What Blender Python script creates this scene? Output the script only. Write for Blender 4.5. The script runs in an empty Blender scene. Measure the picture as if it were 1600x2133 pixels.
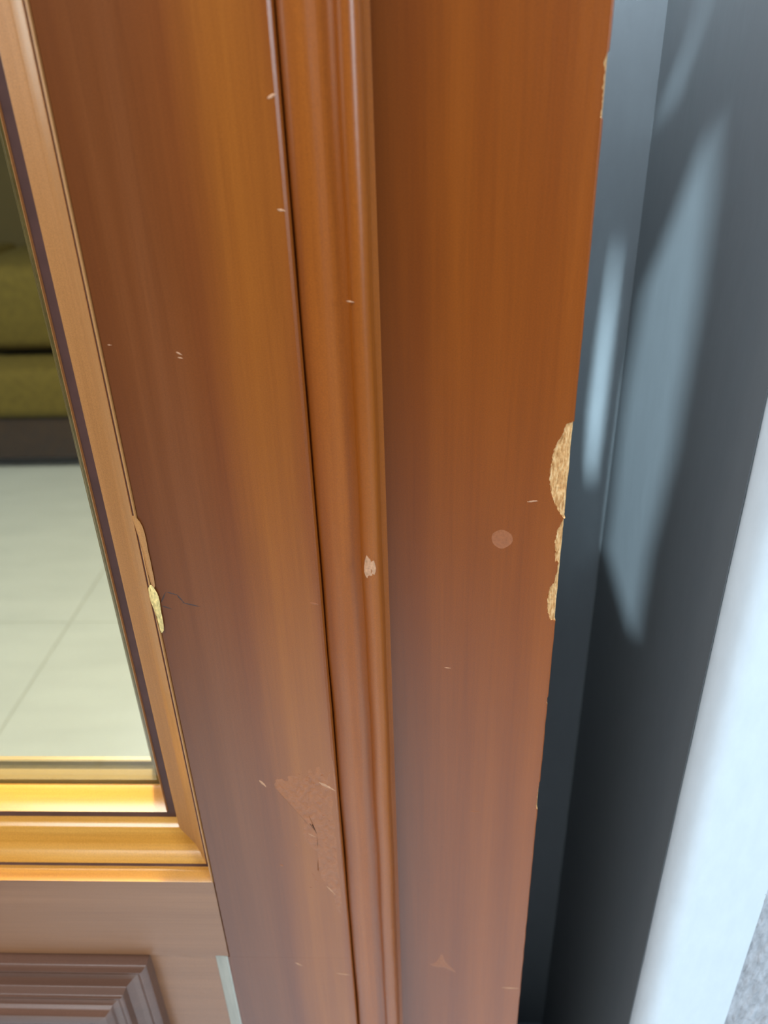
import bpy, bmesh, math, random
from mathutils import Vector, Matrix, noise
from mathutils.geometry import tessellate_polygon
random.seed(4)
S = bpy.context.scene
COL = S.collection

# ------------------------------------------------------------------ camera
cd = bpy.data.cameras.new('camera'); cam = bpy.data.objects.new('camera', cd); COL.objects.link(cam)
cd.sensor_fit = 'VERTICAL'; cd.sensor_height = 36; cd.lens = 1602 / 2133 * 36
cd.clip_start = .01
CAM = Vector((0, -.426, 1.45))
right = Vector((.9990434, .0319085, -.0299011)); down = Vector((-.0109322, -.4798228, -.8772973)); fwd = Vector((-.0423404, .876785, -.479015))
m = Matrix((right, -down, -fwd)).transposed().to_4x4(); m.translation = CAM
cam.matrix_world = m
cd.dof.use_dof = True; cd.dof.focus_distance = .53; cd.dof.aperture_fstop = 5.6
S.camera = cam

# ------------------------------------------------------------------ light
w = bpy.data.worlds.new('world'); S.world = w; w.use_nodes = True
w.node_tree.nodes['Background'].inputs[0].default_value = (.55, .75, 1, 1)
w.node_tree.nodes['Background'].inputs[1].default_value = .03
S.view_settings.view_transform = 'Standard'; S.view_settings.look = 'None'
S.view_settings.exposure = 0; S.view_settings.gamma = 1; S.view_settings.use_curve_mapping = False

def lamp(name, kind, loc, target, energy, color, **k):
    ld = bpy.data.lights.new(name, kind); o = bpy.data.objects.new(name, ld); COL.objects.link(o)
    o.location = loc; ld.energy = energy; ld.color = color
    o.rotation_euler = (Vector(target) - Vector(loc)).to_track_quat('-Z', 'Y').to_euler()
    for a, v in k.items(): setattr(ld, a, v)
    return o
# daylight entering high behind the viewer, on the right
lamp('daylight', 'AREA', (2.1, -1.9, 2.0), (.3, 0, .9), 84, (.68, .86, 1), shape='RECTANGLE', size=.8, size_y=.9)
# weaker daylight from the left of the viewer
lamp('left_daylight', 'AREA', (-2.0, -.62, 1.9), (0, 0, 1.1), 7, (1, .95, .9), shape='RECTANGLE', size=.5, size_y=.9)
# open sky above the near side
lamp('overhead_sky', 'AREA', (-.75, -1.15, 2.9), (-.75, -1.15, 0), 60, (.86, .94, 1), shape='RECTANGLE', size=1.3, size_y=1.5)
# daylight lying on the floor at the foot of the door
lamp('floor_daylight', 'SPOT', (-.2, -2.4, 2.4), (-.15, -.75, 0), 700, (.85, .93, 1), spot_size=math.radians(30), spot_blend=.5, shadow_soft_size=.15)
# added lamp hidden inside the narrow recess, brightening its upper walls
lamp('recess_fill', 'AREA', (.155, .20, 1.8), (.155, .20, 0), 5.6, (.72, .88, 1), shape='RECTANGLE', size=.06, size_y=.2)
# warm ceiling lamp of the tiled room behind the glazed door
lamp('ceiling_lamp_light', 'AREA', (-.55, 1.15, 2.5), (-.5, .6, 0), 62, (1, .88, .66), shape='RECTANGLE', size=.3, size_y=.3)
lamp('bead_fill_spot', 'SPOT', (-.6, 1.35, 2.45), (-.38, .03, .88), 560, (1, .86, .58), spot_size=math.radians(22), spot_blend=.6, shadow_soft_size=.03)  # added spot aimed at the bottom bead to brighten it
# cool light of the tiled room's own window
lamp('far_window_light', 'AREA', (-3.2, 1.6, 1.9), (-1.2, 1.8, 0), 22, (.8, .92, 1), shape='RECTANGLE', size=1, size_y=1)
SPOT = Vector((-.35, -1.9, 2.2))
lamp('slot_light', 'SPOT', SPOT, (.207, .27, 1.27), 1700, (.66, .88, 1), spot_size=math.radians(24), spot_blend=0, shadow_soft_size=.004)  # added spot shining through the slotted board, makes the recess slivers

# ------------------------------------------------------------------ materials
def nodes(name):
    mt = bpy.data.materials.new(name); mt.use_nodes = True
    nt = mt.node_tree; return mt, nt, nt.nodes['Principled BSDF']
def N(nt, t, **k):
    n = nt.nodes.new(t)
    for a, v in k.items(): setattr(n, a, v)
    return n
def noise_at(nt, scale, det=3, rough=.55, src='Object'):
    tc = N(nt, 'ShaderNodeTexCoord'); mp = N(nt, 'ShaderNodeMapping'); mp.inputs['Scale'].default_value = scale
    no = N(nt, 'ShaderNodeTexNoise'); no.inputs['Scale'].default_value = 1; no.inputs['Detail'].default_value = det
    no.inputs['Roughness'].default_value = rough
    nt.links.new(tc.outputs[src], mp.inputs[0]); nt.links.new(mp.outputs[0], no.inputs['Vector'])
    return no
def ramp(nt, fac, stops):
    r = N(nt, 'ShaderNodeValToRGB'); e = r.color_ramp.elements
    while len(e) < len(stops): e.new(.5)
    for i, (p, c) in enumerate(stops): e[i].position = p; e[i].color = (*c, 1)
    nt.links.new(fac, r.inputs[0]); return r
def mix(nt, a, b, f, mode='MIX'):
    x = N(nt, 'ShaderNodeMix', data_type='RGBA', blend_type=mode)
    if isinstance(f, float): x.inputs[0].default_value = f
    else: nt.links.new(f, x.inputs[0])
    for s, v in ((6, a), (7, b)):
        if isinstance(v, tuple): x.inputs[s].default_value = (*v, 1)
        else: nt.links.new(v, x.inputs[s])
    return x.outputs[2]
def bump(nt, b, h, strength, dist):
    bm = N(nt, 'ShaderNodeBump'); bm.inputs['Strength'].default_value = strength; bm.inputs['Distance'].default_value = dist
    nt.links.new(h, bm.inputs['Height']); nt.links.new(bm.outputs[0], b.inputs['Normal']); return bm
def wood(name, c0, c1, c2, axis='z', rough=.36, coat=0.0, bands=None, grain=1.0):
    mt, nt, b = nodes(name)
    sc = (38, 38, 1.3) if axis == 'z' else (1.3, 38, 38)
    sf = (420, 420, 9) if axis == 'z' else (9, 420, 420)
    n1 = noise_at(nt, sc, 4); n2 = noise_at(nt, sf, 2)
    col = ramp(nt, n1.outputs[0], [(.3, c0), (.52, c1), (.75, c2)]).outputs[0]
    if bands:      # lengthwise bands that put reflection and shade into the board colour
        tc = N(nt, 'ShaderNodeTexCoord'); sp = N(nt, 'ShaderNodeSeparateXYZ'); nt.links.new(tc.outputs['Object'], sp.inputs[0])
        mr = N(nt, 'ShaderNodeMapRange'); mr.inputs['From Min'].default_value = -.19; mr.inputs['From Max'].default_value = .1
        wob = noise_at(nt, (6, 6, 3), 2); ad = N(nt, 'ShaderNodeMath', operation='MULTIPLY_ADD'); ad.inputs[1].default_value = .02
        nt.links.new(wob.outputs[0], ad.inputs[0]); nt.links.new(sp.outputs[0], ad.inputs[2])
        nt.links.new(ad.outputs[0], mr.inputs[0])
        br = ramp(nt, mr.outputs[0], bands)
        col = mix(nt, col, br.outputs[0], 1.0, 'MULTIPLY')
    fine = ramp(nt, n2.outputs[0], [(.3, (.82, .8, .78)), (.6, (1, 1, 1))])
    col = mix(nt, col, fine.outputs[0], .5 * grain, 'MULTIPLY')
    sp2 = noise_at(nt, (1500, 1500, 1500), 1)
    spk = ramp(nt, sp2.outputs[0], [(.35, (.80, .80, .80)), (.65, (1.15, 1.15, 1.15))])
    col = mix(nt, col, spk.outputs[0], .6, 'MULTIPLY')
    nt.links.new(col, b.inputs['Base Color'])
    b.inputs['Roughness'].default_value = rough
    b.inputs['IOR'].default_value = 1.48; b.inputs['Coat Weight'].default_value = coat; b.inputs['Coat Roughness'].default_value = .2
    h = noise_at(nt, (260, 260, 120), 3)
    bump(nt, b, h.outputs[0], .12, .0006)
    return mt
LEAF_SHADE = [(0, (.50, .52, 1.0)), (.2, (.53, .53, 1.0)), (.28, (.66, .64, 1.0)), (.36, (1, 1.08, 1.1)), (.43, (.95, 1, 1)), (.46, (.8, .75, .8)), (.5, (1, .98, .9)), (1, (1, 1, 1))]  # dark reflection over the left of the stile put into its colour
CASING_SHADE = [(0, (.55, .55, .7)), (.58, (.58, .58, .7)), (.68, (.72, .7, .8)), (.76, (.95, .95, 1)), (1, (1, 1, 1))]  # astragal's shadow on the casing's left part put into its colour
M_LEAF = wood('varnished_wood', (.26, .062, .006), (.31, .080, .008), (.37, .104, .013), bands=LEAF_SHADE)
M_RAIL = wood('varnished_wood_level', (.24, .10, .040), (.28, .12, .050), (.32, .14, .060), axis='x')
M_CAS = wood('casing_wood', (.220, .046, .001), (.255, .057, .002), (.305, .072, .004), bands=CASING_SHADE)
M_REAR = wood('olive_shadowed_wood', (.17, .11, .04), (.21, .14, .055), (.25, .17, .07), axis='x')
M_BEADV = wood('bead_wood_upright', (.43, .185, .055), (.49, .215, .068), (.55, .25, .085))
M_BEADH = wood('bead_wood_level', (.50, .19, .022), (.60, .26, .040), (.70, .37, .085), axis='x', rough=.26, coat=.9)
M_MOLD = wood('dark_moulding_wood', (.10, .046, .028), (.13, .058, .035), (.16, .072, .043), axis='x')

def raw_wood():
    mt, nt, b = nodes('bare_splintered_wood')
    n = noise_at(nt, (900, 900, 160), 3)
    c = ramp(nt, n.outputs[0], [(.3, (.42, .18, .05)), (.5, (.64, .33, .12)), (.72, (.85, .56, .28))])
    nt.links.new(c.outputs[0], b.inputs['Base Color']); b.inputs['Roughness'].default_value = .85
    bump(nt, b, n.outputs[0], .8, .001); return mt
M_RAW = raw_wood()
def plain(name, c, rough=.6, nz=(60, 60, 60), amt=.15, bs=.1, bd=.001, spec=.5):
    mt, nt, b = nodes(name)
    n = noise_at(nt, nz, 4)
    r = ramp(nt, n.outputs[0], [(.3, tuple(v * (1 - amt) for v in c)), (.7, tuple(min(1, v * (1 + amt)) for v in c))])
    nt.links.new(r.outputs[0], b.inputs['Base Color']); b.inputs['Roughness'].default_value = rough
    b.inputs['Specular IOR Level'].default_value = spec
    bump(nt, b, n.outputs[0], bs, bd); return mt
M_PALE = plain('rubbed_pale_wood', (.50, .25, .13), .6, (500, 500, 500), .25, .5, .0006)
M_FAINT = plain('faint_rub', (.31, .095, .030), .5, (500, 500, 500), .15, .3, .0004)
M_GROOVE_SHADE = plain('groove_shade_paint', (.10, .042, .032), .6)  # stands in for shade inside the bead notches
M_CRACK = plain('dark_crack', (.06, .035, .03), .8)
M_YEL = plain('yellow_splinter', (.72, .5, .18), .7, (700, 700, 300), .4, .8, .001)
M_RECESS_SHADE = plain('recess_shade_paint', (.12, .132, .140), .6, (90, 90, 30), .03, .12, .0015)  # shade of the recess put into its wall colour
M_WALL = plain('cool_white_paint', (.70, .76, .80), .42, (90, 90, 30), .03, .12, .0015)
M_STUC = plain('rough_grey_plaster', (.44, .44, .46), .9, (150, 150, 60), .25, .9, .004)
M_TILE = plain('pale_floor_tile', (.64, .68, .66), .25, (3, 14, 3), .05, .03, .0005)
M_GROUT = plain('grey_grout', (.46, .47, .43), .9)
M_ROOM = plain('far_room_paint', (.16, .12, .045), .8, (5, 5, 5), .05)
M_CEIL = plain('ceiling_paint', (.6, .6, .55), .8, (5, 5, 5), .05)
M_SOFA = plain('olive_upholstery', (.17, .125, .022), .9, (30, 30, 30), .15)
M_SOFAD = plain('dark_brown_upholstery', (.05, .026, .010), .8, (30, 30, 30), .25)
M_DARK = plain('dark_gobo_board', (.03, .028, .026), .9)
M_NEAR = plain('near_floor_tile', (.55, .57, .60), .5, (6, 6, 6), .06)
M_LAMP, _nt, _b = nodes('lamp_shade'); _b.inputs['Base Color'].default_value = (.9, .9, .85, 1)
def glass():
    mt = bpy.data.materials.new('clear_glass'); mt.use_nodes = True; nt = mt.node_tree
    nt.nodes.clear(); o = N(nt, 'ShaderNodeOutputMaterial'); t = N(nt, 'ShaderNodeBsdfTransparent'); g = N(nt, 'ShaderNodeBsdfGlossy')
    t.inputs[0].default_value = (.93, .95, .9, 1); g.inputs['Roughness'].default_value = .02
    lw = N(nt, 'ShaderNodeLayerWeight'); lw.inputs[0].default_value = .5; x = N(nt, 'ShaderNodeMixShader')
    pw = N(nt, 'ShaderNodeMath', operation='POWER'); pw.inputs[1].default_value = 4; ma = N(nt, 'ShaderNodeMath', operation='MULTIPLY_ADD'); ma.inputs[1].default_value = .8; ma.inputs[2].default_value = .03
    nt.links.new(lw.outputs['Facing'], pw.inputs[0]); nt.links.new(pw.outputs[0], ma.inputs[0]); nt.links.new(ma.outputs[0], x.inputs[0])
    nt.links.new(t.outputs[0], x.inputs[1]); nt.links.new(g.outputs[0], x.inputs[2])
    nt.links.new(x.outputs[0], o.inputs[0]); return mt
M_GLASS = glass()

# ------------------------------------------------------------------ mesh helpers
def link(name, me, mat, parent=None):
    o = bpy.data.objects.new(name, me); COL.objects.link(o)
    if mat: me.materials.append(mat)
    if parent: o.parent = parent
    return o
def mesh(name, v, f, mat, parent=None, smooth=False, fix=True):
    me = bpy.data.meshes.new(name); me.from_pydata([tuple(p) for p in v], [], f)
    if fix:
        bm = bmesh.new(); bm.from_mesh(me); bmesh.ops.recalc_face_normals(bm, faces=bm.faces); bm.to_mesh(me); bm.free()
    if smooth:
        for p in me.polygons: p.use_smooth = True
    me.update()
    return link(name, me, mat, parent)
def box(name, a, b, mat, parent=None, bev=0.0, seg=2):
    bm = bmesh.new(); bmesh.ops.create_cube(bm, size=1)
    for v in bm.verts: v.co = Vector([a[i] + (v.co[i] + .5) * (b[i] - a[i]) for i in range(3)])
    if bev: bmesh.ops.bevel(bm, geom=list(bm.edges), offset=bev, segments=seg, affect='EDGES', profile=.5)
    me = bpy.data.meshes.new(name); bm.to_mesh(me); bm.free()
    if bev and seg > 2:
        for p in me.polygons: p.use_smooth = True
    return link(name, me, mat, parent)
def rounded(pts, r=.0012, seg=3):
    """round the corners of an open polyline"""
    out = [Vector(pts[0])]
    for i in range(1, len(pts) - 1):
        p, a, b = Vector(pts[i]), Vector(pts[i - 1]), Vector(pts[i + 1])
        da, db = (a - p), (b - p); k = min(r, da.length * .45, db.length * .45)
        A, B = p + da.normalized() * k, p + db.normalized() * k
        for s in range(seg + 1):
            t = s / seg; out.append(A * (1 - t) ** 2 + p * 2 * t * (1 - t) + B * t * t)
    out.append(Vector(pts[-1])); return out
def upright(name, prof, z0, z1, mat, parent=None, nz=1, smooth=False, wob=0.0):
    """closed outline (x, y) raised from z0 to z1"""
    n = len(prof); v = []; f = []
    for k in range(nz + 1):
        z = z0 + (z1 - z0) * k / nz
        for (x, y) in prof:
            d = wob * noise.noise(Vector((x * 30, y * 30, z * 14))) if wob else 0
            v.append((x + d, y + d, z))
    for k in range(nz):
        for i in range(n):
            j = (i + 1) % n; f.append((k * n + i, k * n + j, (k + 1) * n + j, (k + 1) * n + i))
    f.append(tuple(range(n))); f.append(tuple(range(nz * n, (nz + 1) * n)))
    o = mesh(name, v, f, mat, parent)
    if smooth:
        for p in o.data.polygons:
            if len(p.vertices) == 4: p.use_smooth = True
        o.data.set_sharp_from_angle(angle=math.radians(28))
    return o
def frame_member(name, prof, rect, side, mat, parent=None):
    """mitred member of a frame; prof = closed list (u inward from the rectangle, y)"""
    x0, x1, z0, z1 = rect; v = []
    for (u, y) in prof:
        a = {'right': (x1 - u, z0 + u), 'left': (x0 + u, z0 + u), 'bottom': (x0 + u, z0 + u), 'top': (x0 + u, z1 - u)}[side]
        b = {'right': (x1 - u, z1 - u), 'left': (x0 + u, z1 - u), 'bottom': (x1 - u, z0 + u), 'top': (x1 - u, z1 - u)}[side]
        v.append((a[0], y, a[1])); v.append((b[0], y, b[1]))
    n = len(prof); f = [(2 * i, 2 * i + 1, 2 * ((i + 1) % n) + 1, 2 * ((i + 1) % n)) for i in range(n)]
    f.append(tuple(range(0, 2 * n, 2))); f.append(tuple(range(1, 2 * n, 2)))
    o = mesh(name, v, f, mat, parent)
    for p in o.data.polygons:
        if len(p.vertices) == 4: p.use_smooth = True
    o.data.set_sharp_from_angle(angle=math.radians(32)); return o
def tag(o, label=None, cat=None, kind=None, group=None):
    if label: o['label'] = label
    if cat: o['category'] = cat
    if kind: o['kind'] = kind
    if group: o['group'] = group
    return o
def empty(name, loc=(0, 0, 0)):
    o = bpy.data.objects.new(name, None); COL.objects.link(o); o.location = loc; return o
def adopt(parent):
    """children are modelled in world space: give them the parent's inverse"""
    inv = Matrix.Translation(parent.location).inverted()
    for c in parent.children: c.matrix_parent_inverse = inv

# ------------------------------------------------------------------ glazed door leaf
XR, XL = -.1795, -.86          # opening between the stiles
ZB, ZT = .8542, 1.93           # glazed opening
PB, PT, PX = .22, .7456, -.182 # lower panel opening
leaf = empty('door_1', (-.06, .03, .01))
tag(leaf, 'varnished orange-brown wooden door leaf with clear glass pane above a raised panel', 'door', 'structure')
th = .088
stile_prof = [(XR, .0008), (XR + .0008, 0)] + [(-.0672, 0), (-.0655, .0008), (-.0645, .0024), (-.0638, .006)] + [(-.0638, th), (XR, th)]
upright('stile', stile_prof, PT, 2.06, M_LEAF, leaf, nz=1)
# below the rail the stile's inner arris is chamfered back to the panel ground
M_ARRIS = plain('highlight_arris', (.40, .38, .31), .45, (300, 300, 40), .1)  # gloss highlight on the chamfer put into a pale colour
upright('chamfer', [(-.1945, .0040), (-.1825, -.0002), (-.1812, .0006), (-.1812, .010), (-.1945, .010)], .23, PT - .0002, M_ARRIS, leaf)['label'] = 'chamfer with its highlight painted in'
upright('stile', [(-.1945, .0075), (PX + .001, .0006), (PX + .003, 0), (-.0672, 0), (-.0655, .0008), (-.0645, .0024), (-.0638, .006), (-.0638, th), (-.1945, th)], .012, PT - .0001, M_LEAF, leaf)
upright('stile', [(XL, 0), (XL, th), (-.975, th), (-.975, 0)], .012, 2.06, M_LEAF, leaf)
def rail(z0, z1, x0=XL, x1=XR):
    pr = [(0, z0 + .0015), (.0015, z0), (th, z0), (th, z1), (.0006, z1), (0, z1 - .0006)]
    n = len(pr); v = [(x, y, z) for x in (x0, x1 - .0004) for (y, z) in pr]
    f = [(i, (i + 1) % n, n + (i + 1) % n, n + i) for i in range(n)] + [tuple(range(n)), tuple(range(n, 2 * n))]
    return mesh('rail', v, f, M_RAIL, leaf)
rail(PT, ZB); rail(ZT, 2.06); rail(.012, PB)

# rounded back edge and planted astragal between leaf and casing
ast = [(-.0637, .020), (-.0637, .0040), (-.0628, .0022), (-.0615, .0004), (-.0590, -.0010), (-.0555, -.0020), (-.0520, -.0024), (-.0485, -.0018), (-.0450, -.0006),
       (-.0415, -.0002), (-.0385, -.0012), (-.0360, -.0036)]
for k in range(9):
    a = math.radians(165 - k * 20); ast.append((-.0297 + .0060 * math.cos(a), -.0040 - .0060 * math.sin(a)))
ast += [(-.0234, .002), (-.0228, .0085), (-.0205, .0112), (-.0190, .0125), (-.0190, .03), (-.0637, .03)]
upright('astragal', ast, .012, 2.06, M_LEAF, leaf, nz=160, smooth=True, wob=.0005)

# glazing bead: mitred frame, whole section (near face, ledge under the glass, far face)
bead = rounded([(0, .0008), (.0001, -.0012), (.0010, -.0016), (.0036, .0080), (.0038, .0150), (.0070, .0150), (.0076, .0112), (.0148, .0196), (.0190, .0235), (.0250, .0262),
                (.0325, .0290), (.0345, .0328), (.0350, .0430), (.0425, .0430), (.0436, .0358), (.0535, .0560)], .0009)
bead = [tuple(p) for p in bead] + [(.0535, .0590), (0, .0590)]
rear = [(0, .0602), (.0572, .0602), (.0582, .0615), (.0606, .0740), (.0650, .0742), (.0658, .0755), (.0655, .0800), (.058, .0860), (.02, th), (0, th)]
rect = (XL, XR, ZB, ZT)
for s in ('right', 'bottom', 'left', 'top'):
    frame_member('glazing_bead', bead, rect, s, M_BEADH if s in ('bottom', 'top') else M_BEADV, leaf)
    frame_member('groove_shade', [(.0350, .0385), (.0434, .0385), (.0434, .044), (.0350, .044)], rect, s, M_GROOVE_SHADE, leaf)  # dark strip laid in the notch as painted shade
    frame_member('groove_shade', [(.0037, .0118), (.0075, .0122), (.0075, .016), (.0037, .016)], rect, s, M_GROOVE_SHADE, leaf)
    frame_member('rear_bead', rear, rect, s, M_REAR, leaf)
box('glass_pane', (XL + .053, .0570, ZB + .053), (XR - .053, .0600, ZT - .053), M_GLASS, leaf)

# lower panel: flat ground, then raised bolection moulding, then field
box('panel_ground', (XL, .0035, PB), (-.1940, .03, PT), M_RAIL, leaf)
pm = rounded([(0, .006), (-.0004, -.0085), (.0015, -.0105), (.0050, -.0128), (.0085, -.0118), (.0135, -.0130), (.0195, -.0170), (.0205, -.0245), (.0225, -.0262),
              (.0260, -.0252), (.0310, -.0268), (.0325, -.0305), (.0370, -.0345), (.0480, -.0350), (.0600, -.0240), (.0700, .0000), (.0700, .006)], .0009)
pm = [tuple(p) for p in pm]
prect = (XL + .062, -.2560, PB + .06, .7440)
for s in ('right', 'top', 'left', 'bottom'):
    frame_member('panel_moulding', pm, prect, s, M_MOLD, leaf)
box('raised_field', (prect[0] + .069, -.012, prect[2] + .069), (prect[1] - .069, .006, prect[3] - .069), M_MOLD, leaf, .004)

# ------------------------------------------------------------------ casing
cas = empty('trim_1', (.03, .04, 0))
tag(cas, 'flat orange-brown door casing with chipped right edge beside dark wall recess', 'door casing', 'structure')
CX0, CX1, CY = -.0222, .0962, .012
def inside(x, z, poly):
    c = False; n = len(poly)
    for i in range(n):
        (x1, z1), (x2, z2) = poly[i], poly[(i + 1) % n]
        if (z1 > z) != (z2 > z) and x < (x2 - x1) * (z - z1) / (z2 - z1) + x1: c = not c
    return c
chips = [[(99, 1271), (96.2, 1271), (91.4, 1269.6), (89.6, 1263.3), (86.6, 1257), (84.7, 1250.5), (84.2, 1240.7), (84.1, 1232.3), (85.6, 1223.8), (87.2, 1218.6), (90, 1212.3), (92.9, 1207.3), (95.0, 1204.5), (99, 1206)],
         [(99, 1206.2), (95.2, 1204), (94, 1200.9), (91.9, 1195.5), (90.7, 1188.3), (91.9, 1179), (92, 1171.5), (94.8, 1170.7), (94, 1163.8), (92.9, 1154.1), (90, 1150.2), (89.3, 1142.3), (90, 1130.2), (92.2, 1124), (99, 1121.5)],
         [(99, 1464.4), (95.4, 1464.4), (94.1, 1459.5), (95.0, 1456.4), (94.6, 1452.3), (95.0, 1445), (94.8, 1435.5), (99, 1433)],
         [(99, 965), (95.4, 963), (95.1, 947), (95.0, 933), (99, 928)],
         [(99, 1054), (95.6, 1052), (95.4, 1046), (99, 1042)]]
chips = [[(a / 1000, b / 1000) for a, b in c] for c in chips]
def casing_face():
    R = .0013
    xs = [CX0, -.018, -.01, 0, .02, .04, .06, .075, .080]
    x = .0815
    while x < CX1 - R: xs.append(x); x += .0005
    edge = [(CX1 - R + R * math.sin(math.radians(a)), CY + R - R * math.cos(math.radians(a))) for a in (0, 20, 40, 60, 80, 90)]
    cols = [(a, CY) for a in xs] + edge + [(CX1, CY + .004), (CX1, CY + .010), (CX1, CY + .022)]
    zs = [0, .3, .6]; z = .64
    while z < 1.475: zs.append(z); z += .0006 if (.925 < z < .97 or 1.04 < z < 1.056 or 1.118 < z < 1.274 or 1.43 < z < 1.467) else .004
    zs += [1.5, 1.7, 2.06]
    n = len(cols); v = []; chipf = []; f = []
    sm = {}
    for j, z in enumerate(zs):
        for i, (x, y) in enumerate(cols):
            nx = .0007 * noise.noise(Vector((x * 400, 7, z * 500))); nz = .0009 * noise.noise(Vector((x * 300, 3, z * 350)))
            dep = 0; cut = 0
            if x > .08 and any(inside(x + nx, z + nz, c) for c in chips):
                dep = .0011 + .0007 * noise.noise(Vector((x * 260, 1, z * 90))) + .0004 * noise.noise(Vector((x * 900, 1, z * 500)))
                if y < CY + .003: cut = -.0005 * (x > CX1 - .002)
            w_ = .00035 * noise.noise(Vector((0, 5, z * 60))) * (x > .09)
            v.append((x + cut + w_, y + dep, z))
    for j in range(len(zs) - 1):
        for i in range(n - 1):
            q = (j * n + i, j * n + i + 1, (j + 1) * n + i + 1, (j + 1) * n + i)
            xc = (cols[i][0] + cols[i + 1][0]) / 2; zc = (zs[j] + zs[j + 1]) / 2
            nx = .0007 * noise.noise(Vector((xc * 400, 7, zc * 500))); nz = .0009 * noise.noise(Vector((xc * 300, 3, zc * 350)))
            hit = -1
            if xc > .08 and cols[i][1] < CY + .006:
                for k, c in enumerate(chips):
                    if inside(xc + nx, zc + nz, c): hit = k
            (f if hit < 0 else sm.setdefault(hit, [])).append(q)
    # board: front and right edge from the grid, then back and left side
    base = len(v); v += [(CX0, CY + .022, 0), (CX0, CY + .022, 2.06)]
    L = len(zs) - 1
    f.append((base, n - 1, L * n + n - 1, base + 1))
    f.append(tuple([base, base + 1] + [j * n for j in range(L, -1, -1)]))
    o = mesh('casing_board', v, f, M_CAS, cas, fix=False)
    o.data.validate()
    for k, fs in sm.items():
        used = sorted({i for q in fs for i in q}); mp = {a: b for b, a in enumerate(used)}
        mesh('chip', [v[i] for i in used], [tuple(mp[i] for i in q) for q in fs], M_RAW, cas, fix=False)['label'] = 'chip of bare light wood'
casing_face()
# grown-in small marks: thin lens shaped scars a fraction of a millimetre proud of the varnish
def blob(name, pts, y, mat, parent, h=.0003, label=None):
    cx = sum(p[0] for p in pts) / len(pts); cz = sum(p[1] for p in pts) / len(pts)
    ring = []
    n = len(pts)
    for i in range(n):
        a, b = Vector(pts[i]), Vector(pts[(i + 1) % n]); p0, p3 = Vector(pts[i - 1]), Vector(pts[(i + 2) % n])
        for t in (0, .25, .5, .75):
            q = .5 * (2 * a + (b - p0) * t + (2 * p0 - 5 * a + 4 * b - p3) * t * t + (3 * a - p0 - 3 * b + p3) * t ** 3)
            ring.append(q + Vector((random.uniform(-.12, .12), random.uniform(-.12, .12))))
    v = [(q.x / 1000, y, q.y / 1000) for q in ring]
    v += [((q.x * .6 + cx * .4) / 1000, y - h * random.uniform(.6, 1.2), (q.y * .6 + cz * .4) / 1000) for q in ring]
    v.append((cx / 1000, y - h, cz / 1000)); k = len(ring)
    f = [(i, (i + 1) % k, k + (i + 1) % k, k + i) for i in range(k)] + [(k + i, k + (i + 1) % k, 2 * k) for i in range(k)]
    o = mesh(name, v, f, mat, parent, smooth=True)
    if label: o['label'] = label
    return o
def scratch(a, b, y, mat, parent, wd=.9, name='scratch'):
    a, b = Vector(a), Vector(b); d = (b - a); p = Vector((-d.y, d.x)).normalized() * wd
    return blob(name, [tuple(a), tuple(a + d * .35 + p), tuple(a + d * .7 + p * .8), tuple(b), tuple(a + d * .65 - p * .7), tuple(a + d * .3 - p)], y, mat, parent, .00025)
blob('chip', [(-31.2, 1193), (-28, 1188), (-26.6, 1181), (-29, 1173.2), (-32.6, 1174), (-34.2, 1179), (-33.4, 1187)], -.0098, M_PALE, leaf, .0006, 'pale oval dent')
blob('stain', [(55.5, 1196.5), (61.9, 1193), (62.6, 1186.5), (56.1, 1182), (50, 1186.5), (49.9, 1193.5)], CY, M_FAINT, cas, .00012, 'faint pinkish round mark')
scratch((70.7, 1217), (78, 1217.6), CY, M_PALE, cas, .6)
scratch((-79.8, 976.9), (-66.4, 966.3), 0, M_PALE, leaf, 1.3)
scratch((-126, 978.2), (-121.1, 970.2), 0, M_PALE, leaf, 1)
scratch((-81.4, 850), (-73.8, 837.1), 0, M_PALE, leaf, .7)
scratch((-71.1, 1449), (-66.3, 1450.9), -.0001, M_PALE, leaf, .8)
scratch((-71.1, 1397.9), (-66.4, 1397), -.0001, M_PALE, leaf, .6)
scratch((-136.7, 1323.1), (-133.2, 1321.1), 0, M_PALE, leaf, .5)
scratch((-136.2, 1320), (-133, 1319.1), 0, M_PALE, leaf, .4)
scratch((-175.4, 1328.1), (-172.9, 1327.8), 0, M_PALE, leaf, .3)
scratch((-92.8, 917.2), (-85.3, 911.5), 0, M_PALE, leaf, .6)
scratch((-80.7, 722.1), (-67.5, 719.4), 0, M_PALE, leaf, .7)
scratch((-118.1, 738), (-111.7, 732.8), 0, M_PALE, leaf, .8)
scratch((-73.1, 1148), (-67, 1146), 0, M_FAINT, leaf, .8)
scratch((-36.6, 1352), (-31.9, 1351), -.0092, M_PALE, leaf, .4)
scratch((77.6, 681.8), (94.4, 680.6), CY, M_PALE, cas, .8)
scratch((40.7, 929.8), (50.1, 928.7), CY, M_FAINT, cas, .6)
scratch((18.7, 1081.3), (23.9, 1080.4), CY, M_PALE, cas, .4)
blob('chip', [(7.7, 718.6), (14, 722), (19.3, 734.8), (23, 722), (33, 705.7), (22, 713), (14, 714)], CY, M_FAINT, cas, .0002, 'pale scuff')
rr = random.Random(9)
for i in range(26):     # wrinkled varnish where the lower stile has been rubbed
    x = -72 - abs(rr.gauss(0, 22)); z = rr.uniform(845, 1000); l = rr.uniform(2, 6); a = rr.uniform(-1.2, -.3)
    if x > -130: scratch((x, z), (x + l * math.cos(a), z + l * math.sin(a)), 0, M_FAINT, leaf, rr.uniform(.4, 1.0))
M_RUB = plain('rubbed_matt_varnish', (.31, .088, .014), .36, (260, 260, 160), .15, .7, .0014)
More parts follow.
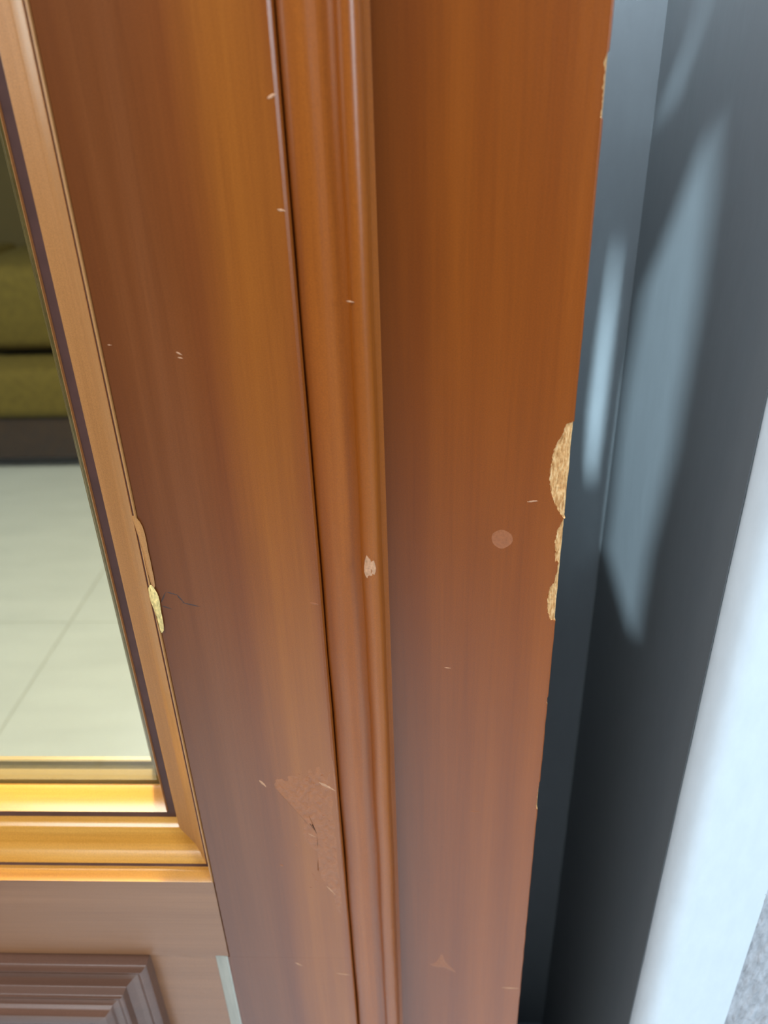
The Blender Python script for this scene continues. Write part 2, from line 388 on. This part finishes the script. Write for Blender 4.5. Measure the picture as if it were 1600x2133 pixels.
blob('rubbed_patch', [(-69, 1008), (-66, 985), (-66, 950), (-66.4, 900), (-66.6, 850), (-67, 800), (-71, 790), (-74, 815), (-80, 838), (-88, 862), (-84, 885), (-96, 905), (-98, 930), (-92, 950), (-106, 962), (-120, 980), (-116, 990), (-98, 996), (-84, 1004)], .00005, M_RUB, leaf, .00012, 'rubbed wrinkled varnish')
# broken arris of the stile beside the glass, with its hairline crack
blob('chip', [(-181.2, 1161.5), (-178.3, 1163.8), (-175.4, 1154.7), (-175.6, 1144.7), (-176.2, 1128.5), (-178.8, 1124.3), (-179.6, 1136.7), (-180.8, 1146), (-181.6, 1152.8)], -.0014, M_YEL, leaf, .0014, 'splintered yellow chip on the inner edge')
blob('chip', [(-181.9, 1216.7), (-176.6, 1209.3), (-176.2, 1189.1), (-176.2, 1166.3), (-178.2, 1160.7), (-179.6, 1175), (-180, 1195)], -.0010, M_BEADV, leaf, .0008)
for a, b in (((-175.2, 1148.7), (-170.2, 1157.6)), ((-170.2, 1157.6), (-162.4, 1154.6)), ((-163.4, 1155.6), (-158.7, 1147.6)), ((-160.7, 1148.6), (-147.5, 1144.7)), ((-175, 1146), (-168, 1143))):
    scratch(a, b, 0, M_CRACK, leaf, .45, 'crack')
adopt(leaf); adopt(cas)

# ------------------------------------------------------------------ walls around
RX, RY = .212, .339        # recess between the casing and the painted pier
pier = []
for k in range(9):
    a = math.radians(180 + k * 11.25); pier.append((RX + .022 + .022 * math.cos(a), .022 + .022 * math.sin(a)))
prof = [(RX, .36), (RX + .001, .0221)] + pier[1:] + [(.2925, 0), (.2925, .36)]
lin = box('trim_6', (RX - .0004, .0225, 0), (RX + .0005, .339, 2.5), M_RECESS_SHADE); tag(lin, 'inner side of the dark recess, shade put into its colour', 'wall', 'structure')
o = upright('trim_2', prof, 0, 2.5, M_WALL, None, nz=200, smooth=True, wob=.0003)
tag(o, 'smooth pale blue-white painted wall corner right of the dark recess', 'wall corner', 'structure')
o = box('wall_far', (.0941, RY, 0), (RX + .05, .45, 2.5), M_RECESS_SHADE); tag(o, 'back of the dark recess behind the casing edge, shade put into its colour', 'wall', 'structure')
# rough plaster to the right, real relief
v = []; f = []; nx_, nz_ = 90, 300
for j in range(nz_ + 1):
    for i in range(nx_ + 1):
        z = .2 + 1.2 * j / nz_; x = .2915 + .35 * (i / nx_) ** 1.3
        if i == 0: x -= .002 * noise.noise(Vector((0, 0, z * 60)))
        y = .002 + .0025 * noise.noise(Vector((x * 70, 0, z * 40))) + .0018 * noise.noise(Vector((x * 200, 4, z * 120 + x * 120)))
        v.append((x, y, z))
for j in range(nz_):
    for i in range(nx_):
        a = j * (nx_ + 1) + i; f.append((a, a + 1, a + nx_ + 2, a + nx_ + 1))
ws = empty('wall_right', (.6, .1, 0)); tag(ws, 'rough grey plaster wall at the lower right corner', 'wall', 'structure')
mesh('plaster_coat', v, f, M_STUC, ws)
box('masonry', (.293, .01, 0), (1.9, .36, 2.5), M_STUC, ws); adopt(ws)
# wall left of and above the door
wl = empty('wall_left', (-1.5, .1, 0)); tag(wl, 'painted wall around the door opening', 'wall', 'structure')
box('masonry', (-2.6, 0, 0), (-1.06, .12, 2.5), M_WALL, wl)
box('lintel', (-1.06, 0, 2.075), (.0941, .12, 2.5), M_WALL, wl); box('lintel', (.0941, 0, 1.93), (.2115, .338, 2.5), M_WALL, wl)
adopt(wl)
o = box('trim_3', (-1.058, .012, 0), (-.985, .05, 2.06), M_CAS); tag(o, 'flat wooden casing on the hinge side of the door', 'door casing', 'structure')
o = box('trim_4', (-1.058, .012, 2.062), (.0962, .05, 2.074), M_CAS); tag(o, 'thin wooden head trim above the door', 'trim', 'structure')
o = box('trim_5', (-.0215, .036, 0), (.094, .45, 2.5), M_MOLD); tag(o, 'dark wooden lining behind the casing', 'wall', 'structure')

# ------------------------------------------------------------------ floors, ceiling
fl = empty('floor', (-1, 1, 0)); tag(fl, 'pale tiled floor seen through the glass', 'floor', 'structure')
box('grout_bed', (-3.7, .12, -.03), (.0, 3.6, -.003), M_GROUT, fl)
X0, Y0, T, G = -1.105, 1.520, 1.2, .0022
for i in range(-3, 2):
    for j in range(-2, 2):
        a = (max(-3.7, X0 + i * T + G), max(.125, Y0 + j * T + G), -.02); b = (min(-.03, X0 + (i + 1) * T - G), min(3.6, Y0 + (j + 1) * T - G), 0)
        if b[0] - a[0] > .05 and b[1] - a[1] > .05: box('tile', a, b, M_TILE, fl, .0015, 1)
adopt(fl)
nf = empty('floor_near', (0, -1.5, 0)); nf.name = 'floor.001'; tag(nf, 'pale floor of the near side below the viewer', 'floor', 'structure')
for i in range(-3, 3):
    for j in range(-4, 0): box('tile', (i * .8 + .002, j * .8 + .002, -.02), (i * .8 + .798, j * .8 + .798, 0), M_NEAR, nf, .0015, 1)
adopt(nf)
o = box('ceiling', (-3.8, .12, 2.56), (.3, 3.7, 2.6), M_CEIL); tag(o, 'plain ceiling of the tiled room', 'ceiling', 'structure')
o = box('wall_back', (-3.8, 3.6, 0), (.1, 3.7, 2.56), M_ROOM); tag(o, 'dim olive far wall of the tiled room behind the sofa', 'wall', 'structure')

# ------------------------------------------------------------------ sofa seen blurred through the glass
sofa = empty('sofa', (-2.0, 3.0, 0))
tag(sofa, 'olive and dark brown upholstered sofa standing on the tiled floor behind the glass', 'sofa')
box('base', (-3.1, 2.66, .05), (-.75, 3.5, .25), M_SOFAD, sofa, .02, 3)
for i in range(2):
    box('seat_cushion', (-3.1 + i * 1.18, 2.63, .25), (-1.93 + i * 1.18, 3.3, .47), M_SOFA, sofa, .05, 4)
    box('back_cushion', (-3.1 + i * 1.18, 2.80, .50), (-1.93 + i * 1.18, 3.5, .86), M_SOFA, sofa, .06, 4)
box('armrest', (-.75, 2.62, .05), (-.55, 3.5, .62), M_SOFAD, sofa, .04, 4)
for x in (-3.0, -.8):
    for y in (2.74, 3.4): box('foot', (x, y, 0), (x + .05, y + .05, .052), M_SOFAD, sofa)
adopt(sofa)

# ------------------------------------------------------------------ added unseen board behind the viewer, slots cut to shape light slivers in the recess
slots = [
    [(RX, .190, 1.4347), (RX, .171, 1.3742), (RX, .1635, 1.3008), (RX, .1645, 1.1818), (RX, .1835, 1.072), (RX, .1835, .9667), (RX, .2492, .9782), (RX, .325, .9955), (RX, .327, 1.0856), (RX, .325, 1.1763), (RX, .3058, 1.2836), (RX, .2356, 1.3737)],
    [(RX, .2439, 1.515), (RX, .232, 1.515), (RX, .2620, 1.4692), (RX, .2944, 1.4262), (RX, .3166, 1.4147), (RX, .3151, 1.44), (RX, .2799, 1.4731)],
    [(.192, RY, 1.3509), (.1945, RY, 1.2295), (.1948, RY, 1.126), (.1925, RY, 1.0503), (.1855, RY, 1.0983), (.183, RY, 1.1537), (.185, RY, 1.23), (.1889, RY, 1.3039)]]
GY = -1.25
def onto(p):
    p = Vector(p); t = (GY - SPOT.y) / (p.y - SPOT.y); q = SPOT + (p - SPOT) * t; return Vector((q.x, q.z, 0))
holes = [[onto(p) for p in s] for s in slots]
outer = [Vector(c) for c in ((-.6, 1.32, 0), (.2, 1.32, 0), (.2, 2.3, 0), (-.6, 2.3, 0))]
loops = [outer] + holes
tri = tessellate_polygon(loops)
flat = [p for l in loops for p in l]; n = len(flat)
v = [(p.x, GY, p.y) for p in flat] + [(p.x, GY - .002, p.y) for p in flat]
f = [tuple(t) for t in tri] + [tuple(n + i for i in reversed(t)) for t in tri]
k = 0
for l in loops:
    m_ = len(l); f += [(k + i, k + (i + 1) % m_, n + k + (i + 1) % m_, n + k + i) for i in range(m_)]; k += m_
o = mesh('slotted_gobo', v, f, M_DARK)
tag(o, 'added unseen board behind the viewer, slotted to shape light slivers', 'light blocker')
